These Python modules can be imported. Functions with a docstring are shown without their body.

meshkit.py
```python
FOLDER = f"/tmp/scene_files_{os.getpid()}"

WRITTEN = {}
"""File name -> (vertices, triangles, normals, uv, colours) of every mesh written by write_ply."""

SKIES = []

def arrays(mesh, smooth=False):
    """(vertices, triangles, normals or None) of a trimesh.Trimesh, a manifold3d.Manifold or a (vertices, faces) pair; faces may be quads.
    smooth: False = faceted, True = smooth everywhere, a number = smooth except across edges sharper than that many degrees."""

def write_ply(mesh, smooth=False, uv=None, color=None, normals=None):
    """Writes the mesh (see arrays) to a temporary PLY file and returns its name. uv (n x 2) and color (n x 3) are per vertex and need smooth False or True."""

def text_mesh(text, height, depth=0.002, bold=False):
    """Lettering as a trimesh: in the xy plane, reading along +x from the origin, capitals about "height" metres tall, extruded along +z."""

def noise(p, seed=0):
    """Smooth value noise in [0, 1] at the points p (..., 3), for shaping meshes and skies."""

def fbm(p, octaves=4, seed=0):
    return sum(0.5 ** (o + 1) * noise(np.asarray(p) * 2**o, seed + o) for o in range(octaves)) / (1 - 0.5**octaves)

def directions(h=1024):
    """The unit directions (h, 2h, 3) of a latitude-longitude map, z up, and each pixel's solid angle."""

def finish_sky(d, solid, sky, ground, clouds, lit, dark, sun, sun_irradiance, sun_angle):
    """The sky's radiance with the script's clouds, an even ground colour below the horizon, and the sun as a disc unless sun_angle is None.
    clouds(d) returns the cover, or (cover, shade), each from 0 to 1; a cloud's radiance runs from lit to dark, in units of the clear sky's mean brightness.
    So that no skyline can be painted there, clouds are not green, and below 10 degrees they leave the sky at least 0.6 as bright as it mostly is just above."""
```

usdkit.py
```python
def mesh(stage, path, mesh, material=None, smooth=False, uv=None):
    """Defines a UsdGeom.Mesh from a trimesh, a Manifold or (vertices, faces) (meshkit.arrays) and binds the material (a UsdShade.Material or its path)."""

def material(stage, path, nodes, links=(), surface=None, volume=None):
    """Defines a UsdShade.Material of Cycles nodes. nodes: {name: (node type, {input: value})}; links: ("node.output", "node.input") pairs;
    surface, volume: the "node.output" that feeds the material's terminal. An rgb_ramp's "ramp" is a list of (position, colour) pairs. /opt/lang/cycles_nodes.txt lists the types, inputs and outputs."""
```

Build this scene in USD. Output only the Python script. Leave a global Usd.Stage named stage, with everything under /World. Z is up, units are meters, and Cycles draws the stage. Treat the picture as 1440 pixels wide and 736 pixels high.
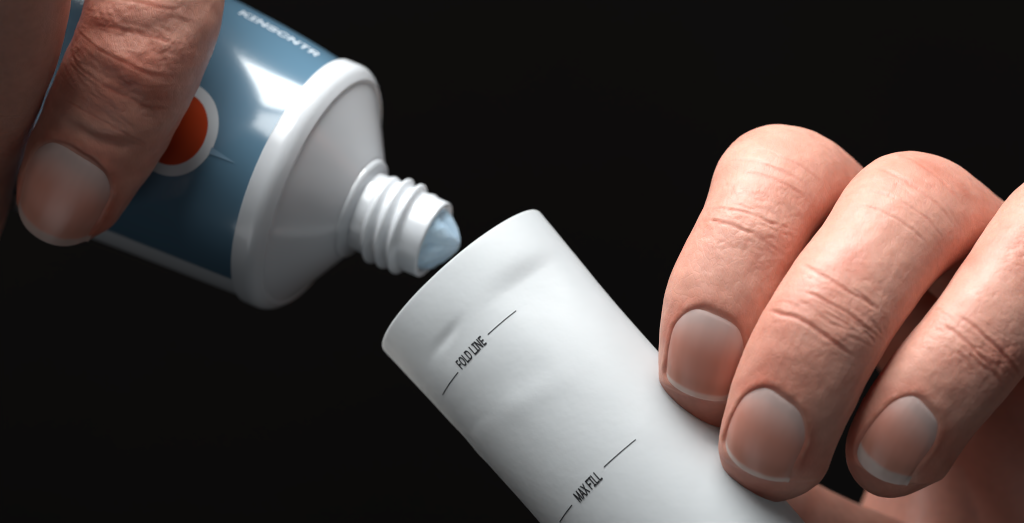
import math, numpy as np, trimesh, usdkit, meshkit, manifold3d
from scipy.interpolate import CubicSpline, PchipInterpolator
from scipy.spatial import cKDTree
from pxr import Usd, UsdGeom, UsdLux, UsdShade, Gf, Sdf, Vt

stage = Usd.Stage.CreateInMemory()
UsdGeom.SetStageUpAxis(stage, "Z"); UsdGeom.SetStageMetersPerUnit(stage, 1.0)
UsdGeom.Xform.Define(stage, "/World")

# ------------------------------------------------------------------ camera, lamps, exposure
D = 450.0            # millimetres from the lens to the plane y = 0
S = 9.4              # picture points per millimetre at that plane (1440 wide)
cam = UsdGeom.Camera.Define(stage, "/World/camera")
cam.CreateHorizontalApertureAttr(36.0)
cam.CreateVerticalApertureAttr(36.0 * 523 / 1024)
cam.CreateFocalLengthAttr(36.0 * D / (1440 / S))
cam.CreateClippingRangeAttr((0.02, 20.0))
cam.CreateFStopAttr(11.0)
cam.CreateFocusDistanceAttr((D - 8) / 1000)
cam.CreateExposureAttr(0.18)
UsdGeom.Xformable(cam).AddTranslateOp().Set(Gf.Vec3d(0, -D / 1000, 0))
UsdGeom.Xformable(cam).AddRotateXOp().Set(90.0)

def aim(prim, pos, to):
    p, t = np.array(pos, float), np.array(to, float)
    z = (p - t) / np.linalg.norm(p - t)
    x = np.cross([0, 1.0, 0.01], z); x /= np.linalg.norm(x); y = np.cross(z, x)
    M = Gf.Matrix4d(*x, 0, *y, 0, *z, 0, *p, 1)
    UsdGeom.Xformable(prim).AddTransformOp().Set(M)

def lamp(name, pos, to, w, h, power, col):
    l = UsdLux.RectLight.Define(stage, "/World/" + name)
    l.CreateWidthAttr(w); l.CreateHeightAttr(h); l.CreateIntensityAttr(power); l.CreateColorAttr(Gf.Vec3f(*col))
    aim(l, pos, to)

lamp("softbox", (-0.06, -0.065, 0.38), (0.0, 0.0, 0.0), 0.40, 0.18, 15.5, (0.985, 0.995, 0.985))
lamp("front_softbox", (-0.11, -0.28, 0.36), (0.04, 0.0, 0.0), 0.20, 0.16, 7.5, (0.985, 0.995, 0.985))
lamp("fill_panel", (0.40, -0.40, -0.02), (0.0, 0, 0), 0.25, 0.35, 0.7, (0.90, 0.96, 1.0))
lamp("low_panel", (-0.30, -0.22, -0.34), (0.0, 0, 0), 0.25, 0.18, 0.9, (0.95, 0.97, 1.0))

# ------------------------------------------------------------------ helpers
rng = np.random.default_rng(11)
def W(px, py, y):
    k = (D + y) / D / S
    return np.array([(px - 720) * k, y, -(py - 368) * k])
def pix(P):
    P = np.asarray(P, float); k = D / (D + P[..., 1]) * S
    return np.stack([720 + P[..., 0] * k, 368 - P[..., 2] * k], -1)
def unit(v): v = np.asarray(v, float); return v / np.linalg.norm(v)
def sst(a, b, x): t = np.clip((x - a) / (b - a), 0, 1); return t * t * (3 - 2 * t)
fbm = lambda p, o=4, seed=0: meshkit.fbm(p, o, seed) - 0.5

taken = {}
def path_of(name, parent=None):
    base = (parent.GetPath().pathString if parent else "/World") + "/" + name
    n = taken.get(base, -1) + 1; taken[base] = n
    return base if n == 0 else base + f"_{n:03d}"
base_of = {}
def put(name, mesh, mat, parent=None, smooth=True, tint=None):
    """one Mesh from millimetre vertices; local to the thing's base"""
    path = path_of(name, parent)
    v, f = (mesh.vertices, mesh.faces) if hasattr(mesh, "vertices") else mesh
    f = np.asarray(f)
    off = base_of.get("/".join(path.split("/")[:3]), np.zeros(3))
    m = usdkit.mesh(stage, path, ((np.asarray(v, float) - off) / 1000.0, f), mat, smooth=smooth)
    if tint is not None:
        UsdGeom.PrimvarsAPI(m).CreatePrimvar("tint", Sdf.ValueTypeNames.Color3fArray, "vertex").Set(Vt.Vec3fArray.FromNumpy(np.asarray(tint, np.float32)))
    return m.GetPrim()
def tag(p, label=None, cat=None, group=None, kind=None):
    for k, v in (("label", label), ("category", cat), ("group", group), ("kind", kind)):
        if v: p.SetCustomDataByKey(k, v)
    return p
def thing(name, base, label, cat):
    path = path_of(name); x = UsdGeom.Xform.Define(stage, path)
    base_of[path] = np.array(base, float)
    x.AddTranslateOp().Set(Gf.Vec3d(*(np.array(base, float) / 1000.0)))
    return tag(x.GetPrim(), label, cat)

def grid_faces(n, m, wrap=True, flip=False):
    i, j = np.meshgrid(np.arange(n - 1), np.arange(m if wrap else m - 1), indexing="ij")
    a, b = i * m + j, i * m + (j + 1) % m
    q = np.stack([a, b, b + m, a + m], -1).reshape(-1, 4)
    f = np.vstack([q[:, [0, 1, 2]], q[:, [0, 2, 3]]])
    return f[:, ::-1] if flip else f
def closed_grid(P):
    """rows x columns of points, wrapped, with a fan at both ends"""
    n, m, _ = P.shape
    v = np.vstack([P.reshape(-1, 3), P[0].mean(0), P[-1].mean(0)])
    j = np.arange(m); k = (j + 1) % m
    f = np.vstack([grid_faces(n, m), np.stack([k, j, np.full(m, n * m)], 1), np.stack([(n - 1) * m + j, (n - 1) * m + k, np.full(m, n * m + 1)], 1)])
    t = trimesh.Trimesh(v, f, process=False)
    if t.volume < 0: f = f[:, ::-1]
    return v, f
def solid(v, f): return manifold3d.Manifold(manifold3d.Mesh(np.asarray(v, np.float32), np.asarray(f, np.uint32)))
def normals_of(P, out_from):
    du = np.gradient(P, axis=0); dv = (np.roll(P, -1, 1) - np.roll(P, 1, 1))
    N = np.cross(du, dv); N /= np.linalg.norm(N, axis=-1, keepdims=True) + 1e-9
    s = np.sign((N * (P - out_from)).sum(-1, keepdims=True)); s[s == 0] = 1
    return N * s

# ------------------------------------------------------------------ materials
looks = lambda n: "/World/Looks/" + n
UsdGeom.Scope.Define(stage, "/World/Looks")
def plain(name, col, rough=0.4, spec=0.5, sss=0.0, coat=0.0, bump=None, noise_amt=0.0, scale=120):
    n = {"p": ("principled_bsdf", {"base_color": col, "roughness": rough, "specular_ior_level": spec, "coat_weight": coat, "coat_roughness": 0.12, "subsurface_weight": sss, "subsurface_scale": 0.002, "subsurface_radius": (1.0, 0.9, 0.8)})}
    l = []
    if bump or noise_amt:
        n["g"] = ("geometry", {}); n["n"] = ("noise_texture", {"scale": scale, "detail": 4.0}); l.append(("g.position", "n.vector"))
    if bump:
        n["b"] = ("bump", {"strength": 1.0, "distance": bump}); l += [("n.fac", "b.height"), ("b.normal", "p.normal")]
    if noise_amt:
        n["m"] = ("mix_color", {"a": tuple(np.array(col) * (1 - noise_amt)), "b": tuple(np.minimum(1, np.array(col) * (1 + noise_amt)))})
        l += [("n.fac", "m.fac"), ("m.result", "p.base_color")]
    return usdkit.material(stage, looks(name), n, l, surface="p.BSDF")

def skin_material(name, rough=0.48):
    n = {"g": ("geometry", {}), "a": ("attribute", {"attribute": "tint"}),
         "w": ("noise_texture", {"scale": 420.0, "detail": 2.0}), "wv": ("vector_math", {"math_type": "multiply_add", "vector2": (0.0009, 0.0009, 0.0009)}),
         "v": ("voronoi_texture", {"feature": "distance_to_edge", "scale": 1500.0, "randomness": 1.0}),
         "v2": ("voronoi_texture", {"feature": "distance_to_edge", "scale": 2600.0, "randomness": 1.0}),
         "mp": ("mapping", {"rotation": (0.3, 0.5, 0.9), "scale": (1.0, 0.6, 0.45)}),
         "mr": ("map_range", {"from_min": 0.0, "from_max": 0.12, "to_min": 0.0, "to_max": 1.0, "clamp": True}),
         "mr2": ("map_range", {"from_min": 0.0, "from_max": 0.12, "to_min": 0.0, "to_max": 0.5, "clamp": True}),
         "ad": ("math", {"math_type": "add"}),
         "b": ("bump", {"strength": 0.26, "distance": 0.00006}),
         "n2": ("noise_texture", {"scale": 260.0, "detail": 5.0, "roughness": 0.65}),
         "rr": ("map_range", {"from_min": 0.3, "from_max": 0.7, "to_min": rough - 0.08, "to_max": rough + 0.10}),
         "n3": ("noise_texture", {"scale": 700.0, "detail": 3.0}),
         "mo": ("map_range", {"from_min": 0.3, "from_max": 0.7, "to_min": 0.94, "to_max": 1.05}),
         "cm": ("vector_math", {"math_type": "scale"}),
         "p": ("principled_bsdf", {"specular_ior_level": 0.45, "subsurface_weight": 0.32, "subsurface_scale": 0.0006, "subsurface_radius": (1.0, 0.38, 0.22), "subsurface_method": "random_walk"})}
    l = [("g.position", "w.vector"), ("w.color", "wv.vector1"), ("g.position", "wv.vector3"), ("wv.vector", "mp.vector"), ("mp.vector", "v.vector"), ("mp.vector", "v2.vector"),
         ("v.distance", "mr.value"), ("v2.distance", "mr2.value"), ("mr.result", "ad.value1"), ("mr2.result", "ad.value2"), ("ad.value", "b.height"), ("b.normal", "p.normal"),
         ("g.position", "n2.vector"), ("n2.fac", "rr.value"), ("rr.result", "p.roughness"),
         ("g.position", "n3.vector"), ("n3.fac", "mo.value"), ("a.color", "cm.vector1"), ("mo.result", "cm.scale"), ("cm.vector", "p.base_color")]
    return usdkit.material(stage, looks(name), n, l, surface="p.BSDF")

def nail_material(name):
    n = {"a": ("attribute", {"attribute": "tint"}), "g": ("geometry", {}), "n": ("noise_texture", {"scale": 900.0, "detail": 3.0}),
         "b": ("bump", {"strength": 0.35, "distance": 0.00003}),
         "p": ("principled_bsdf", {"roughness": 0.30, "specular_ior_level": 0.45, "subsurface_weight": 0.35, "subsurface_scale": 0.0008, "subsurface_radius": (1.0, 0.5, 0.4)})}
    return usdkit.material(stage, looks(name), n, [("a.color", "p.base_color"), ("g.position", "n.vector"), ("n.fac", "b.height"), ("b.normal", "p.normal")], surface="p.BSDF")

SKIN, NAIL = skin_material("skin"), nail_material("nail")
WHITE = plain("white_tube_plastic", (0.505, 0.53, 0.545), 0.50, 0.45, sss=0.25, bump=0.00003, scale=900)
CAPWHITE = plain("glossy_white_plastic", (0.64, 0.665, 0.695), 0.16, 0.5, sss=0.2)
INK = plain("black_print", (0.012, 0.013, 0.016), 0.5)
BLUE = plain("blue_gloss_laminate", (0.092, 0.180, 0.258), 0.19, 0.55, coat=0.6, noise_amt=0.06, scale=60)
BAND = plain("white_gloss_laminate", (0.62, 0.65, 0.68), 0.2, 0.5, coat=0.5)
RING = plain("silver_print", (0.56, 0.60, 0.63), 0.25, 0.5, coat=0.4)
GLINT = plain("pale_blue_print", (0.17, 0.28, 0.38), 0.22, 0.5, coat=0.5)
ORANGE = plain("orange_red_print", (0.44, 0.050, 0.012), 0.22, 0.5, coat=0.5)
LETTER = plain("white_print", (0.58, 0.64, 0.70), 0.3)
PASTE = plain("pale_blue_paste", (0.42, 0.60, 0.77), 0.24, 0.5, sss=0.5, bump=0.00006, scale=700)
BACK = plain("black_backdrop_cloth", (0.0038, 0.0031, 0.0029), 0.9, 0.1, noise_amt=0.35, scale=9)

# ------------------------------------------------------------------ setting
t = trimesh.creation.box([2400, 10, 1800]); t.apply_translation([0, 480, 100])
tag(put("backdrop", t, BACK, smooth=False), "plain black backdrop far behind the hands and tubes", "backdrop", kind="structure")

# ------------------------------------------------------------------ the blue tube
ax = math.radians(23.2); tilt = math.radians(14.5)
A = np.array([math.cos(ax) * math.cos(tilt), -math.sin(tilt), -math.sin(ax) * math.cos(tilt)])     # towards the nozzle
F = unit(np.array([0, -1.0, 0]) - A * (-A[1]))                                                      # towards the lens
U = np.cross(A, F); U = U if U[2] > 0 else -U
O = W(413, 253, 26.0); KT = (D + 26) / (D + 14)                                                                               # seam of body and shoulder
def tube_pt(s, th, r):                # th = 0 towards U, 90 degrees towards F
    s = s * KT; r = r * KT
    return O + s[..., None] * A + (r * np.cos(th))[..., None] * U + (r * np.sin(th))[..., None] * F
tubeA = thing("toothpaste_tube", O, "glossy blue tube with white shoulder and threaded nozzle pinched under the thumb", "tube")

def body_pt(s, th, off=0.0):
    """s from 0 (shoulder) to -75 mm (crimp)"""
    s, th = np.broadcast_arrays(np.asarray(s, float), np.asarray(th, float))
    q = np.clip(-s / 75, 0, 1)
    a = 19.7 + 2.8 * q ** 0.9 + 3.0 * q ** 3 + np.where(np.cos(th) > 0, 1.9 * (1 - np.exp(np.minimum(s, 0) / 12)), 0) * np.abs(np.cos(th))
    d = 19.7 - 8.6 * (1 - np.exp(-(np.minimum(s, 0) / 42) ** 2)) - 9.0 * q ** 2.5
    x, z = a * np.cos(th), d * np.sign(np.sin(th)) * np.abs(np.sin(th)) ** (1 + 0.3 * (1 - np.exp(np.minimum(s, 0) / 12)))
    front = np.maximum(np.sin(th), 0)
    # soft hollows where the fingers squeeze, a long facet towards the shoulder
    dent = 4.2 * np.exp(-((s + 37) / 13) ** 2 - ((x + 3) / 10) ** 2)
    dent += 0.25 * np.exp(-((s + 15 + 0.35 * (x - 9)) / 8) ** 2 - ((x - 7.0) / 4.2) ** 2)
    dent += 0.3 * np.exp(-((s + 14) / 9) ** 2 - ((x + 9) / 4.0) ** 2)
    z = z - dent * front * sst(0, -5, s)
    wob = 0.10 * fbm(np.stack([s / 14, x / 9, z / 9 + 3], -1), 3, 5) * sst(0, -6, s)
    rr = np.hypot(x, z) + 1e-9
    x, z = x * (1 + (off + wob) / rr), z * (1 + (off + wob) / rr)
    return O + KT * (s[..., None] * A + x[..., None] * U + z[..., None] * F)

th = np.linspace(0, 2 * np.pi, 181)[:-1]; srow = np.linspace(1.3, -75, 150)
SS, TT = np.meshgrid(srow, th, indexing="ij")
b_lo, b_hi = math.radians(180 - 27), math.radians(180 + 60)       # the white lower band of the wrap
allf = grid_faces(len(srow), len(th))
Pb = body_pt(SS, TT)
cent = TT.reshape(-1)
vb, fb = closed_grid(Pb)
tmid = np.arctan2(np.sin(np.append(cent, [0, 0]))[fb].mean(1), np.cos(np.append(cent, [0, 0]))[fb].mean(1)) % (2 * np.pi)
isband = (tmid > b_lo) & (tmid < b_hi)
def subset(v, f):
    u, inv = np.unique(f, return_inverse=True); return v[u], inv.reshape(-1, 3)
put("body", subset(vb, fb[~isband]), BLUE, tubeA)
put("white_band", subset(vb, fb[isband]), BAND, tubeA)

def revolve(profile, n=160, rfun=None):
    pr = np.array(profile, float)
    th = np.linspace(0, 2 * np.pi, n + 1)[:-1]
    s, t = np.meshgrid(pr[:, 0], th, indexing="ij"); r = np.repeat(pr[:, 1:2], n, 1)
    if rfun is not None: r = r + rfun(s, t)
    return tube_pt(s, t, r)
def rounded(points, n=6):
    """profile with its corners rounded: points are (s, r, radius)"""
    out = []
    for i, (s, r, c) in enumerate(points):
        p = np.array([s, r], float)
        if c == 0 or i in (0, len(points) - 1): out.append(p); continue
        a = np.array(points[i - 1][:2], float) - p; b = np.array(points[i + 1][:2], float) - p
        la, lb = np.linalg.norm(a), np.linalg.norm(b); c = min(c, 0.49 * la, 0.49 * lb)
        p0, p2 = p + a / la * c, p + b / lb * c
        for t in np.linspace(0, 1, n): out.append((1 - t) ** 2 * p0 + 2 * t * (1 - t) * p + t * t * p2)
    return np.array(out)
sh = rounded([(0.6, 18.8, 0), (0.6, 20.3, .3), (3.9, 20.3, 1.8), (5.4, 18.6, .5), (5.2, 18.1, .3), (5.45, 17.7, .3), (11.6, 8.3, .3), (11.8, 5.0, 0)])
put("shoulder", closed_grid(revolve(sh, 200)), CAPWHITE, tubeA)
fl = rounded([(11.0, 5.0, 0), (11.0, 8.1, .3), (12.3, 8.1, .6), (12.9, 6.5, .4), (12.9, 5.0, 0)])
put("collar", closed_grid(revolve(fl, 120)), CAPWHITE, tubeA)
def thread(s, t):
    ph = (s - 15.2) / 2.15 - t / (2 * np.pi)
    k = np.round(ph); x = (ph - k) * 2.15
    turn = k + t / (2 * np.pi)
    live = sst(-0.15, 0.25, turn) * (1 - sst(2.75, 3.1, turn))
    out = (np.abs(s - 18.4) < 5.6)
    return 1.0 * np.exp(-(np.abs(x) / 0.62) ** 2.6) * live * out
nk = np.vstack([[(12.6, 5.0), (12.6, 6.25)], np.stack([np.linspace(12.8, 23.9, 110), np.linspace(6.25, 6.15, 110)], 1),
                rounded([(23.9, 6.15, 0), (24.6, 6.12, .35), (24.6, 5.2, .35), (23.8, 5.1, 0)]), [(18.0, 5.05)]])
put("threaded_nozzle", closed_grid(revolve(nk, 150, lambda s, t: thread(s, t) * (np.arange(len(nk))[:, None] < 112))), CAPWHITE, tubeA)

def locate(fn, px, py, s_rng, t_rng, n=400):
    s, t = np.meshgrid(np.linspace(*s_rng, n), np.linspace(*t_rng, n), indexing="ij")
    e = np.linalg.norm(pix(fn(s, t)) - [px, py], axis=-1); i = np.unravel_index(e.argmin(), e.shape)
    return s[i], t[i]
def decal(fn, xy, faces, z, s0, t0, xdir, lift):
    """lays a flat drawing (mm) on a tube's surface: x runs round the tube (xdir +1/-1) and y along it"""
    rad = np.linalg.norm(fn(np.array(s0), np.array(t0 + .01)) - fn(np.array(s0), np.array(t0 - .01))) / .02
    return fn(s0 + xy[:, 1], t0 + xdir * xy[:, 0] / rad, lift + z), faces
def along(fn, xy, faces, z, s0, t0, lift):
    """as decal, but x runs along the tube axis (+s) and y towards th = 0"""
    rad = np.linalg.norm(fn(np.array(s0), np.array(t0 + .01)) - fn(np.array(s0), np.array(t0 - .01))) / .02
    return fn(s0 + xy[:, 0], t0 - xy[:, 1] / rad, lift + z), faces
def disc(r0, r1, n=90, rows=14):
    a = np.linspace(0, 2 * np.pi, n + 1)[:-1]; r = np.linspace(r0, r1, rows)
    R, AA = np.meshgrid(r, a, indexing="ij")
    return np.stack([R * np.cos(AA), R * np.sin(AA)], -1).reshape(-1, 2), grid_faces(rows, n)
s0, t0 = locate(body_pt, 243, 180, (-45, 0), (0.2, 2.9))
xy, f = disc(0.01, 5.8); put("orange_disc", along(body_pt, xy, f, 0, s0, t0, 0.03), ORANGE, tubeA)
xy, f = disc(5.8, 7.5, 90, 5); put("silver_ring", along(body_pt, xy, f, 0, s0, t0, 0.05), RING, tubeA)
# tapering glint printed beside the ring, towards the shoulder
g = np.linspace(0, 1, 24); xy = np.vstack([np.stack([7.3 + 4.5 * g, -0.9 + 0.55 * (1 - g) - 0.3 * g], 1), np.stack([7.3 + 4.5 * g, -0.9 - 0.55 * (1 - g) - 0.34 * g], 1)])
j = np.arange(23); f = np.vstack([np.stack([j, j + 1, j + 25], 1), np.stack([j, j + 25, j + 24], 1)])
put("printed_glint", along(body_pt, xy, f, 0, s0, t0, 0.07), GLINT, tubeA)

def letters(text, cap, squeeze, bold, gap=0.0):
    m = meshkit.text_mesh(text, 1.0, 0.02, bold)
    v, f = trimesh.remesh.subdivide_to_size(m.vertices, m.faces, 0.22, max_iter=12)
    top = v[:, 1].max()
    return v * [squeeze * cap / top, cap / top, 1], f
v, f = letters("KINSCNTR", 1.9, 1.15, True)
sA, tA = locate(body_pt, 393, 46, (-40, 0), (0.05, 1.5))
xy = v[:, :2] - [v[:, 0].max() / 2, 0.95]
xy = np.stack([xy[:, 0], xy[:, 1]], 1)
put("lettering", along(body_pt, xy, f, np.clip(v[:, 2], 0, .02), sA, tA, 0.03), LETTER, tubeA, smooth=False)  # illegible in the photo: blurred pale capitals

# toothpaste standing out of the nozzle
nt = 140; tt = np.linspace(0, 2 * np.pi, nt + 1)[:-1]; u = np.linspace(0, 1, 70)
UU, TT = np.meshgrid(u, tt, indexing="ij")
prof = np.interp(UU, [0, .35, .45, .62, .78, .9, .97, 1], [4.95, 4.95, 4.85, 4.0, 2.8, 1.7, .9, .05])
ridge = 1 + (0.34 * np.abs(np.cos(2.5 * TT + 0.5 * UU)) - 0.26) * sst(.35, .6, UU) + 0.22 * sst(.3, .6, UU) * fbm(np.stack([np.cos(TT) * 1.6, np.sin(TT) * 1.6, UU * 5], -1), 3, 2)
P = tube_pt(21.0 + 7.7 * UU, TT, prof * ridge) + (sst(.5, 1, UU) * 1.0)[..., None] * (0.55 * U + 0.3 * F)
pv = thing("toothpaste", O + 24 * A, "pale blue toothpaste squeezed out of the white threaded nozzle", "toothpaste")
put("paste_blob", closed_grid(P), PASTE, pv)

# ------------------------------------------------------------------ the white tube
rim = W(649, 395, 11.0)
tl = math.radians(19)
d2 = unit([-0.664, 0.748])                                    # up the tube in the picture (x right, z up)
A2 = np.array([d2[0] * math.cos(tl), math.sin(tl), d2[1] * math.cos(tl)])
F2 = unit(np.array([0, -1.0, 0]) - A2 * (-A2[1])); B2 = np.cross(F2, A2); B2 = B2 if B2[0] > 0 else -B2
def wt(s, th, off=0.0):                                       # s mm down from the open end; th 0 at the right edge, 90 degrees in front
    s, th = np.broadcast_arrays(np.asarray(s, float), np.asarray(th, float))
    q = np.clip(s / 60, 0, 1.6)
    a = 15.75 - 1.25 * q + 0.25 * np.cos(s / 7.0) * np.exp(-s / 20)
    d = 10.3 + 3.0 * np.clip(q, 0, 1) ** 0.8
    c, sn = np.cos(th), np.sin(th)
    x, z = a * np.sign(c) * np.abs(c) ** 0.97, d * np.sign(sn) * np.abs(sn) ** 0.97
    fr = np.maximum(sn, 0)
    g = lambda s1, x1, ws, wx, k=0.0: np.exp(-((s - s1 - k * (x - x1)) / ws) ** 2 - ((x - x1) / wx) ** 2)
    dent = 0.85 * np.where(s < 10, g(10, 8.5, 2.4, 6.0), g(10, 8.5, 9.0, 6.0)) + 1.2 * g(46, 13, 8, 5) + 0.8 * g(33, 14, 6, 4) + 0.30 * g(8.5, -7.5, 0.9, 3.0, -.05) + 0.35 * g(9.0, -9, 3.2, 4.0)
    dent += 0.15 * g(20, -6, 4.0, 6.0, .2) - 0.15 * g(24.5, -4, 2.2, 6.0, .2) + 0.10 * g(20.5, -13.0, 0.8, 2.5, .3) + 0.09 * g(17, -13.5, 0.7, 2.2, .2)
    z = z - dent * fr
    x = x + (0.05 * np.exp(-((s - 18.5) / 1.6) ** 2) - 0.1 * np.exp(-((s - 22.5) / 1.4) ** 2)) * sst(.6, 1, -c)
    wob = 0.35 * fbm(np.stack([s / 16, x / 11, z / 11 + 7], -1), 3, 9)
    rr = np.hypot(x, z) + 1e-9; k = 1 + (off + wob) / rr
    return rim - s[..., None] * A2 + (x * k)[..., None] * B2 + (z * k)[..., None] * F2
white = thing("refill_tube", rim - 70 * A2, "open white travel tube with printed fold and fill lines held below the nozzle", "tube")
th2 = np.linspace(0, 2 * np.pi, 241)[:-1]
so = np.concatenate([np.linspace(0.25, 40, 160), np.linspace(40.6, 100, 90)])
outer = wt(*np.meshgrid(so, th2, indexing="ij"))
lip = np.stack([wt(np.full(240, s), th2, o) for s, o in ((0.08, -.06), (0.0, -.2), (0.0, -.35), (0.1, -.5))])
inner = wt(*np.meshgrid(np.linspace(0.4, 97, 60), th2, indexing="ij"), -0.6)
put("sleeve", closed_grid(np.concatenate([outer[::-1], lip, inner])), WHITE, white)

def line_on(s, x0, x1, wid, n=40):
    ts = np.linspace(x0, x1, n); s_ = np.stack([np.full(n, s - wid / 2), np.full(n, s + wid / 2)], 0)
    P = np.concatenate([wt(s_, np.stack([ts, ts]), 0.02), wt(s_[::-1], np.stack([ts, ts]), 0.05)], 0)
    P = np.stack([P[0], P[1], P[2], P[3]], 1)          # n x 4 ring
    return closed_grid(P)
def mark(text, mid, la, lb, cap, squeeze):
    sm, tm = locate(wt, *mid, (0.5, 60), (0.2, 3.0))
    m = letters(text, cap, squeeze, True); v, f = m
    xy = np.stack([v[:, 0] - v[:, 0].max() / 2, -(v[:, 1] - cap / 2)], 1)
    nv = len(xy); xy = np.vstack([xy + [-.02, 0], xy + [.02, 0]]); f = np.vstack([f, f + nv])
    t = decal(wt, xy, f, np.concatenate([np.clip(v[:, 2], 0, .02), np.clip(v[:, 2], 0, .02) + .023]), sm, tm, -1, 0.03)
    tag(put("lettering", t, INK, white, smooth=False), f"small black words {text} printed across the white tube")
    for p0, p1 in (la, lb):
        a, b = locate(wt, *p0, (0.5, 70), (0.1, 3.1)), locate(wt, *p1, (0.5, 70), (0.1, 3.1))
        put("printed_line", line_on((a[0] + b[0]) / 2, a[1], b[1], 0.16), INK, white)
mark("FOLD LINE", (661, 497), ((624, 557), (643, 522)), ((683, 468), (728, 440)), 1.66, 0.50)
mark("MAX FILL", (825, 685), ((789, 736), (804, 709)), ((849, 657), (895, 619)), 1.66, 0.50)

# ------------------------------------------------------------------ hands
BASE, RED, PALE = np.array([0.61, 0.300, 0.228]), np.array([0.50, 0.145, 0.095]), np.array([0.64, 0.37, 0.295])

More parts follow.
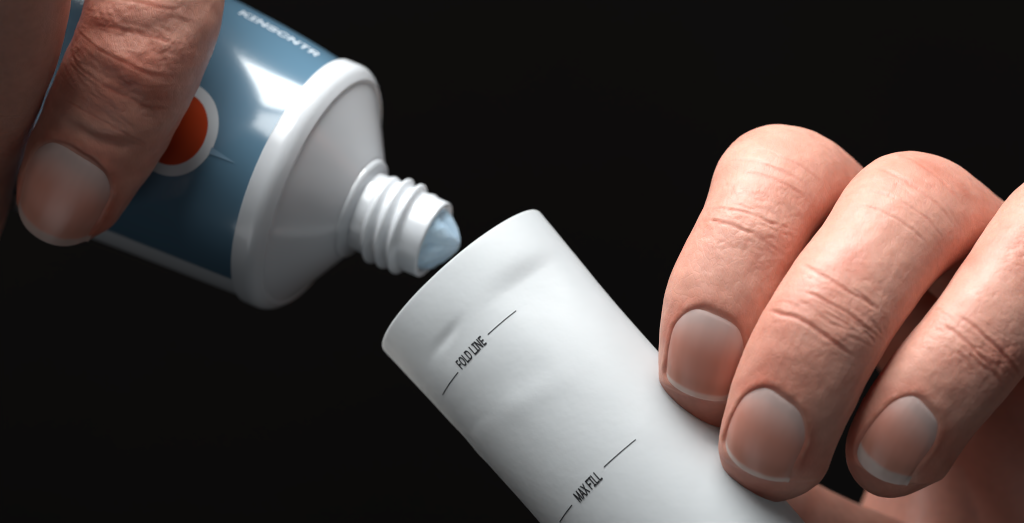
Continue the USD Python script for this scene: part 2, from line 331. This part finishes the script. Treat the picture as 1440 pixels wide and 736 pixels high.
def finger(keys, D0, seed, nail=None, joints=(), Lt=8.0, s_fine=46, ds=0.21, e=0.93, lump=0.5, pale=0.0, nt=230, dy=0.0):
    """keys from the fingertip on: (px, py, depth mm, half width px, dorsal mm, palmar mm)"""
    r = np.random.default_rng(seed)
    K = np.array(keys, float); K[:, 2] += dy
    C0 = np.array([W(*k[:3]) for k in K]); wm = K[:, 3] * (D + K[:, 2]) / D / S
    ch = np.concatenate([[0], np.cumsum(np.linalg.norm(np.diff(C0, axis=0), axis=1))])
    dense = np.linspace(0, ch[-1], 3000); cs = CubicSpline(ch, C0)(dense)
    arc = np.concatenate([[0], np.cumsum(np.linalg.norm(np.diff(cs, axis=0), axis=1))])
    ka = np.interp(ch, dense, arc); L = arc[-1]
    wi, di, pi = (PchipInterpolator(ka, q) for q in (wm, K[:, 4], K[:, 5]))
    tip = Lt * (1 - np.cos(np.linspace(0.04, np.pi / 2, 62)))
    rows = np.concatenate([tip, np.arange(Lt + ds, min(s_fine, L), ds), np.arange(min(s_fine, L), L, 0.9)[1:]])
    Cr = np.stack([np.interp(rows, arc, cs[:, k]) for k in range(3)], 1)
    fine_s = np.linspace(0, L, 900); Cf = np.stack([np.interp(fine_s, arc, cs[:, k]) for k in range(3)], 1)
    T = np.gradient(Cf, axis=0); T /= np.linalg.norm(T, axis=1, keepdims=True)
    Dv = np.zeros_like(T); d = np.array(D0, float)
    for i in range(len(T)):
        d = unit(d - T[i] * (d @ T[i])); Dv[i] = d
    def frame(s):
        g = lambda X: np.stack([np.interp(s, fine_s, X[:, k]) for k in range(3)], -1)
        c, t, dd = g(Cf), g(T), g(Dv); return c, t, dd, np.cross(t, dd)
    Ld = (nail['free'] + nail.get('slope', 4.6)) if nail else Lt
    def surf(s, th, closed=False, off=0.0):
        c, t, dd, bb = frame(s); w, hd, hp = wi(s), di(s), pi(s)
        cc, sn = np.cos(th), np.sin(th)
        kl = kd = 1.0; sh = 0.0
        if closed:
            q = np.clip(1 - s / Lt, 0, 1); kl = np.sqrt(1 - q ** 2.25); qd = np.clip(1 - s / Ld, 0, 1); kd = (1 - qd ** 2.1) ** 0.5
            sh = -(1 - kl) * hp * 0.22
        x = (w * kl + off) * np.sign(sn) * np.abs(sn) ** e
        z = np.where(cc > 0, hd * kd + off, hp * kl + off) * np.sign(cc) * np.abs(cc) ** e + sh
        return c + x[..., None] * bb + z[..., None] * dd
    # denser columns on the back of the finger
    u = np.linspace(0, 1, 4000); dens = np.where(np.abs(u - .5) < .33, 1.0, 0.4); cum = np.concatenate([[0], np.cumsum(dens)[:-1]]); cum /= cum[-1]
    th = np.interp(np.linspace(0, 1, nt + 1)[:-1], cum, (u - .5) * 2 * np.pi)
    s, t = np.meshgrid(rows, th, indexing="ij")
    P = surf(s, t, True)
    cen = frame(s)[0]
    N = normals_of(P, cen)
    R = float((wi(nail["mid"]) + di(nail["mid"])) / 2) if nail else float(wi(10.0))
    v = t * R
    disp = np.zeros_like(s); col = np.tile(BASE, s.shape + (1,)).astype(float)
    back = sst(-0.25, 0.35, np.cos(t))
    X = np.stack([s, v, P[..., 1]], -1)
    disp += lump * fbm(P / 7.0, 3, seed) * sst(0, 5, s) + 0.10 * fbm(P / 2.2, 3, seed + 3)
    redness = 0.7 * (fbm(P / 7.0, 3, seed + 7) * 2.2) + 0.35 * (1 - sst(3, 16, s))
    paleness = 0.3 * np.clip(fbm(P / 7.0, 3, seed + 8) * 2.0, 0, 1) + pale
    for jt in joints:
        sj, n, depth, span, half = jt["s"], jt["n"], jt["d"], jt["span"], jt["half"]
        puff = np.exp(-((s - sj) / (span * .75)) ** 2) * np.exp(-(v / (half * 1.15)) ** 2) * back
        disp += jt.get("puff", 0.25) * puff
        redness += jt.get("red", 0.35) * puff; 
        wav = 0.45 * fbm(np.stack([s / 2.5, v / 2.5, 0 * s + seed], -1), 3, seed + 20)
        # tiny cross-hatched net over the joint
        net = np.abs(fbm(np.stack([s / 0.75, v / 1.7, 0 * s], -1), 3, seed + 31)) 
        net2 = np.abs(fbm(np.stack([(s + .7 * v) / 0.9, (v - .7 * s) / 2.4, 0 * s], -1), 2, seed + 32))
        disp += jt.get("net", 0.42) * (np.minimum(net, .16) + np.minimum(net2, .16) - .2) * np.exp(-((s - sj) / (span * 1.1)) ** 2) * np.exp(-(v / (half * 1.3)) ** 2) * back * np.clip(1 + 4.0 * fbm(P / 4.5, 2, seed + 60), 0.05, 2)
        for fs, fv, fd, fw, fl, fsl in jt.get('folds', ()):
            q_ = s - fs - fsl * (v - fv) - wav * 2 - .02 * (v - fv) ** 2
            disp -= fd * np.exp(-(q_ / fw) ** 2) * np.exp(-((v - fv) / fl) ** 4) * back; disp += .5 * fd * np.exp(-((q_ - 2 * fw) / (1.3 * fw)) ** 2) * np.exp(-((v - fv) / fl) ** 4) * back
        for i in range(n):
            big = i < jt.get("main", 3)
            sc = sj + (r.uniform(-.5, .5) * span if not big else (i - (jt.get("main", 3) - 1) / 2) * span * 0.42 + r.normal(0, .2))
            vc = r.normal(0, half * (.12 if big else .45)); ln = half * (r.uniform(.75, 1.05) if big else r.uniform(.2, .5))
            cur = jt.get("cur", 0.010) * r.normal(1, .5) * np.sign(sc - sj + 0.3); sl = r.normal(0.0, .05 if big else .16)
            tt_ = s - sc - cur * (v - vc) ** 2 - sl * (v - vc) - wav * (1.2 if big else .8)
            win = 1 - sst(.55, 1.0, np.abs(v - vc) / ln)
            dp = depth * (r.uniform(.7, 1.1) if big else r.uniform(.25, .6)); wd = r.uniform(.14, .21) if big else r.uniform(.10, .16)
            disp -= dp * np.exp(-(tt_ / wd) ** 2) * win * back
            disp += dp * .38 * np.exp(-((tt_ - wd * 2.3) / (wd * 1.6)) ** 2) * win * back
            if big: redness += .25 * np.exp(-(tt_ / (wd * 1.3)) ** 2) * win * back
    # long fine furrows along the back of the finger
    disp += 0.05 * fbm(np.stack([s / 4.0, v / 0.55, 0 * s + 2], -1), 3, seed + 40) * sst(12, 20, s) * back
    nails = []
    if nail:
        sf, sc_, nw, rc = nail["free"], nail["cut"], nail["half"], nail.get("round", 4.2)
        vo = nail.get("v0", 0.0); arc_ = nail.get("arc", 0.05)
        sm, hs = (sf + sc_) / 2, (sc_ - sf) / 2; yaw, fl = nail.get("yaw", 0.0), nail.get("flare", .10)
        lean = lambda s_: vo + yaw * (np.clip(s_, sf - 2, sc_ + 2) - sm)
        vs = (v - lean(s)) / (1 + fl * np.clip((sm - s) / hs, -1, 1))
        cuc = nail.get("cuc", 0.018)
        bow = lambda s_: -arc_ * (1 - sst(sf, sc_, s_)) + cuc * sst(sf, sc_, s_)
        se = s + yaw * np.clip(vs, -nw - 1.5, nw + 1.5) + bow(s) * np.clip(vs, -nw - 1.5, nw + 1.5) ** 2
        rr_ = np.where(se > sm, rc, 0.8)
        qx, qy = np.abs(vs) - (nw - rr_), np.abs(se - sm) - (hs - rr_)
        sd = np.hypot(np.maximum(qx, 0), np.maximum(qy, 0)) + np.minimum(np.maximum(qx, qy), 0) - rr_
        nb = np.abs(t) < 2.0
        inside = (1 - sst(-.45, .2, sd)) * nb
        prox = sst(sf + .8, sf + 3.0, s) * nb
        rag = 1 + 1.2 * fbm(np.stack([s / .8, v / .8, 0 * s], -1), 3, seed + 50)
        disp = disp * (1 - inside) - 0.26 * inside
        disp -= nail.get('drop', .7) * (1 - sst(sf - 1.2, sf + .4, s)) * sst(0, 3.5, s) * sst(.0, .8, np.cos(t))
        lateral = np.where(se > sc_ - rc * .6, 0.5, 1.0)
        disp += 0.11 * lateral * np.exp(-((sd - .55) / .45) ** 2) * prox * rag * (sd > -.6)
        disp -= 0.03 * np.exp(-((sd - 2.1) / .7) ** 2) * prox
        redness += .45 * np.exp(-((sd - .3) / .9) ** 2) * nb * prox + .25 * np.exp(-((sd - 1.5) / 1.6) ** 2) * prox
        paleness += 1.2 * np.exp(-((sd - .5) / .2) ** 2) * prox * np.clip(rag - .8, 0, 1) 
        # the nail plate
        na, nb_ = 70, 61
        a = np.linspace(0, 1, na) ** 1.15; b = np.linspace(-1, 1, nb_)
        AA, BB = np.meshgrid(a, b, indexing="ij")
        s_line = sf + (sc_ + .35 - sf) * AA
        y = np.clip(s_line - (sc_ + .35 - rc), 0, rc)
        hw = (nw + .35) - rc + np.sqrt(np.maximum(rc ** 2 - y ** 2, 0)); hw = np.minimum(hw, (nw + .35) * (0.94 + 0.06 * sst(0, .5, AA)))
        s_n = s_line + 0
        for _ in range(12): s_n = s_line - bow(s_n) * (BB * hw) ** 2 - yaw * BB * hw
        vv = BB * hw * (1 + fl * np.clip((sm - s_n) / hs, -1, 1)) + lean(s_n)
        flat = nail.get("flat", 0.10)
        off = flat + nail.get("lift", 0.0) * (1 - AA) - 0.34 * np.abs(BB) ** 4 - 0.40 * sst(.88, 1.0, AA) - 1.5 * (AA - .5) ** 2 + 0.02 * fbm(np.stack([vv / .5, s_n / 9, 0 * s_n], -1), 2, seed)
        top = surf(s_n, vv / R, False); Nn = normals_of(top, frame(s_n)[0]); Nn = Nn * np.sign((Nn * frame(s_n)[2]).sum(-1, keepdims=True))
        top = top + Nn * off[..., None]; bot = top - Nn * 0.26
        pink, palec, edge = np.array([0.76, 0.30, 0.225]), np.array([0.78, 0.53, 0.475]), np.array([0.62, 0.42, 0.36])
        edge = np.array(nail.get('tip', edge)); ec = nail.get("edge", .12)
        k1 = sst(.45, .95, AA)[..., None]; k2 = (np.exp(-((AA - ec - .10) / .10) ** 2) * .55)[..., None]
        tint = pink * (1 - k1) + palec * k1; tint = tint * (1 - k2) + np.array([.56, .22, .15]) * k2
        k3 = (1 - sst(ec, ec + .05, AA + .02 * fbm(np.stack([vv / 1.5, 0 * vv, 0 * vv], -1), 3, seed)))[..., None]; tint = tint * (1 - k3) + edge * k3
        tint = tint * (1 + .12 * fbm(np.stack([vv / 1.2, s_n / 4, 0 * vv], -1), 3, seed + 4))[..., None]
        ne = max(2, int(np.searchsorted(a, ec)))
        def slab(lo, hi, shade):
            t_, b_ = top[lo:hi], bot[lo:hi]; n, m = t_.shape[:2]
            V = np.vstack([t_.reshape(-1, 3), b_.reshape(-1, 3)]); V = np.vstack([V, V])
            ft = grid_faces(n, m, False); fb_ = ft[:, ::-1] + n * m
            idx = np.arange(n * m).reshape(n, m); loop = np.concatenate([idx[0, :-1], idx[:-1, -1], idx[-1, :0:-1], idx[:0:-1, 0]])
            l2 = np.roll(loop, -1); side = 2 * n * m + np.vstack([np.stack([l2, loop, loop + n * m], 1), np.stack([l2, loop + n * m, l2 + n * m], 1)])
            F_ = np.vstack([ft, fb_, side])
            if trimesh.Trimesh(V, F_, process=False).volume < 0: F_ = F_[:, ::-1]
            c_ = np.vstack([shade[lo:hi].reshape(-1, 3)] * 4)
            return V, F_, c_
        nails.append((slab(ne, na, tint), slab(0, ne + 1, np.tile(edge, tint.shape[:2] + (1,)) * (1 + .1 * fbm(np.stack([vv, s_n, 0 * vv], -1), 2, 3))[..., None])))
    P = P + N * disp[..., None]
    redness, paleness = np.clip(redness, 0, 1)[..., None], np.clip(paleness, 0, 1)[..., None]
    col = col * (1 - redness) + RED * redness; col = col * (1 - .6 * paleness) + PALE * .6 * paleness
    V, F_ = closed_grid(P)
    return V, F_, np.vstack([col.reshape(-1, 3), BASE, BASE]), nails

def hull(points):
    """hull of spheres (x, y, z, r) in mm"""
    return manifold3d.Manifold.batch_hull([manifold3d.Manifold.sphere(r, 40).translate((x, y, z)) for x, y, z, r in points])
def make_hand(root, fingers, palm_hulls):
    parts = [solid(v, f) for v, f, c, n in fingers]
    for p in parts: assert not p.is_empty(), "empty finger"
    palm = None
    for h in palm_hulls:
        m = hull(h); palm = m if palm is None else palm + m
    palm = palm.refine_to_length(2.5)
    pm = palm.to_mesh(); tmp = trimesh.Trimesh(pm.vert_properties[:, :3], pm.tri_verts, process=True)
    trimesh.smoothing.filter_taubin(tmp, iterations=25)
    whole = solid(tmp.vertices, tmp.faces)
    for p in parts: whole = whole + p
    m = whole.to_mesh(); v, f = np.asarray(m.vert_properties[:, :3], float), np.asarray(m.tri_verts)
    allv = np.vstack([x[0] for x in fingers] + [tmp.vertices]); allc = np.vstack([x[2] for x in fingers] + [np.tile(BASE * .75 + RED * .25, (len(tmp.vertices), 1))])
    col = allc[cKDTree(allv).query(v)[1]]
    put("skin", (v, f), SKIN, root, tint=col)
    for _, _, _, nails in fingers:
        for plate, edge in nails:
            p = put("nail", plate[:2], NAIL, root, tint=plate[2])
            put("free_edge", edge[:2], NAIL, p, tint=edge[2])
def at(px, py, y, r): return (*W(px, py, y), r)
def J(s, n, d, span, half, **k): return dict(s=s, n=n, d=d, span=span, half=half, **k)

# the hand on the right: index, middle and ring fingers folded over the white tube, thumb behind it
D0 = (-0.25, -1.0, 0.06)
middle = finger([(1081, 705, -12, 64, 5.6, 5.6), (1095, 612, -16.5, 82, 6.4, 7.0), (1158, 467, -18, 87, 6.9, 7.2), (1221, 375, -13, 86, 7.2, 7.8), (1283, 302, -4, 94, 7.8, 8.2), (1350, 336, 13, 92, 8.6, 9), (1440, 400, 36, 95, 9.5, 10), (1530, 520, 54, 100, 11, 11)],
    D0, 101, dict(free=7.0, cut=18.0, half=5.3, mid=11, v0=-1.8, yaw=.22, lift=0.15, edge=.03, tip=(.80, .58, .50), round=4.5, arc=.03),
    [J(29, 22, .20, 6.5, 7.5, main=3, net=.26, red=.35, puff=.3), J(49, 14, .12, 7, 7, main=4, red=.2, puff=.1, net=.2)], s_fine=60)
ring = finger([(1255, 699, -12, 60, 5.2, 5.4), (1272, 618, -16.5, 77, 6.2, 6.8), (1338, 525, -18, 79, 6.7, 7.0), (1425, 415, -13, 83, 7.0, 7.6), (1500, 322, -3, 88, 7.4, 8), (1560, 345, 13, 90, 8.4, 9), (1640, 430, 35, 92, 9.2, 10), (1700, 540, 53, 98, 10.5, 11)],
    D0, 202, dict(free=6.0, cut=16.8, half=4.1, mid=10, v0=-1.8, yaw=.2, lift=0.1, edge=.12, tip=(.66, .48, .42), round=3.6, arc=.03),
    [J(25.5, 18, .18, 5.5, 7, main=2, red=.3, puff=.25), J(44, 10, .15, 7, 7, main=3)], s_fine=52)
index = finger([(972, 604, -5, 55, 5.4, 5.4), (996, 505, -8, 70, 6.3, 7.0), (1013, 428, -9, 80, 6.8, 7.2), (1055, 332, -6, 76, 7.2, 7.8), (1093, 259, 1, 86, 7.6, 8.2), (1150, 286, 17, 90, 8.6, 9), (1240, 380, 39, 95, 9.5, 10), (1350, 520, 56, 100, 11, 11)],
    (-0.10, -1.0, 0.06), 303, dict(free=7.0, cut=18.6, half=5.3, mid=11, v0=-0.2, yaw=.14, lift=0.15, edge=.045, tip=(.76, .53, .45), round=4.3, arc=.03),
    [J(29.5, 14, .12, 5, 6.5, main=2, red=.3, puff=.45), J(38, 8, .08, 4, 6, main=3, net=.1, red=.15, puff=.05)], s_fine=52)
little = finger([(1500, 800, 4, 45, 4.6, 4.8), (1520, 740, 0, 62, 5.2, 5.6), (1585, 640, -2, 68, 5.6, 6.2), (1660, 540, 6, 72, 6.4, 7), (1715, 570, 26, 78, 7.5, 8), (1760, 650, 48, 84, 9, 10)],
    D0, 404, dict(free=1.8, cut=11.5, half=4.4, mid=7, v0=0.0, lift=0.1, edge=.12), [J(19, 8, .2, 5, 5, main=3)], s_fine=30, ds=.35, nt=140)
thumb_a = finger([(915, 640, 15, 70, 6.0, 6.5), (985, 690, 16, 90, 7.0, 8.0), (1130, 775, 25, 92, 8.0, 9.0), (1290, 850, 38, 105, 10, 11), (1470, 930, 48, 130, 13, 14)],
    (0.2, 1.0, -0.2), 505, dict(free=2.8, cut=15.0, half=6.2, mid=9, v0=0.0, lift=0.1, edge=.08), [J(27, 10, .3, 7, 8, main=3)], s_fine=30, ds=.35, nt=140)
hand_a = thing("hand", W(1560, 640, 45), "hand on the right whose three bent fingers grip the white tube", "hand")
mcp = [at(1350, 530, 54, 11), at(1530, 530, 53, 12), at(1690, 545, 53, 11), at(1760, 655, 50, 10)]
make_hand(hand_a, [middle, ring, index, little, thumb_a],
    [mcp + [at(1850, 1000, 70, 16), at(1640, 1050, 72, 17)], [at(1350, 530, 54, 11), at(1470, 930, 48, 14), at(1640, 1040, 70, 17)], [at(1300, 860, 42, 10), at(1350, 560, 57, 9), at(1245, 740, 50, 5), at(1500, 900, 56, 12)], [at(1850, 1000, 70, 18), at(1640, 1050, 72, 18), at(2000, 1400, 100, 22), at(1830, 1450, 100, 22)]])

# the hand on the left: thumb pressing the front of the blue tube, index finger at its tail
thumb_b = finger([(72, 333, 1, 62, 5.8, 5.8), (102, 262, -3, 79, 6.9, 7.6), (150, 170, -7, 90, 7.8, 8.6), (200, 66, -11, 95, 8.6, 9.4), (222, -66, -9, 100, 10, 10.5), (208, -210, 6, 112, 12, 12), (175, -340, 30, 125, 14, 14)],
    (-0.10, -1.0, 0.05), 606, dict(free=2.2, cut=18.2, half=6.8, mid=9.5, v0=0.6, drop=.2, slope=2.6, lift=0.0, edge=.06, arc=.045, round=5.8),
    [J(29, 40, .10, 10, 8.5, main=3, red=.5, puff=.45, net=.20, cur=.02, folds=[(21.5, 1.5, .4, 1.1, 4.5, .35), (29.5, 2.5, .45, 1.5, 4.5, -.3), (36, -1, .3, 1.2, 5, .2)]), J(40, 14, .10, 8, 8, main=3, red=.3, puff=-.35, net=.3)], Lt=8.5, s_fine=62, lump=0.9, dy=13)
index_b = finger([(-140, 470, 26, 60, 5.4, 5.4), (-105, 390, 21, 76, 6.2, 7), (-66, 260, 13, 84, 7, 7.4), (-26, 120, -6, 88, 7.4, 8), (2, 20, -19, 92, 7.8, 8.4), (14, -110, -29, 94, 8.6, 9), (20, -260, -20, 100, 9.5, 10), (40, -420, 10, 105, 11, 11)],
    (0.1, -1.0, 0.05), 707, dict(free=3.6, cut=16.5, half=5.8, mid=9.5, lift=0.1, edge=.1, round=5),
    [J(27, 12, .2, 7, 7.5, main=3), J(51, 16, .25, 9, 8, main=5, red=.25, net=.4)], s_fine=66, dy=13)
def back_finger(dx, dy, seed, k=1.0):
    return finger([(60 + dx, 330 + dy, 44, 55, 5, 5), (70 + dx, 260 + dy, 47, 72 * k, 6.2, 6.6), (70 + dx, 120 + dy, 52, 78 * k, 7, 7.2), (60 + dx, -20 + dy, 58, 84 * k, 7.6, 8), (80 + dx, -150 + dy, 60, 88 * k, 8.6, 9), (90 + dx * .7, -330 + dy * .5, 58, 95, 10, 10), (130 + dx * .5, -460, 52, 100, 11, 11)],
        (0, 1.0, 0.1), seed, dict(free=3.5, cut=14.5, half=5.4, mid=9, lift=.1, edge=.1), [J(26, 6, .2, 6, 7, main=3)], s_fine=24, ds=.4, nt=120, dy=14)
bf = [back_finger(-80, -60, 808), back_finger(20, -90, 809, .97), back_finger(120, -110, 810, .85)]
hand_b = thing("hand", W(130, -420, 45), "hand at the left edge pressing its wrinkled thumb onto the blue tube", "hand")
make_hand(hand_b, [thumb_b, index_b] + bf,
    [[at(40, -420, 24, 11), at(90, -470, 65, 12), at(140, -470, 65, 12), at(190, -470, 65, 11), at(200, -900, 72, 18), at(30, -900, 72, 18)], [at(175, -340, 43, 14), at(40, -420, 24, 11), at(180, -900, 72, 18)], [at(200, -900, 72, 18), at(30, -900, 72, 18), at(220, -1300, 85, 22), at(60, -1300, 85, 22)]])
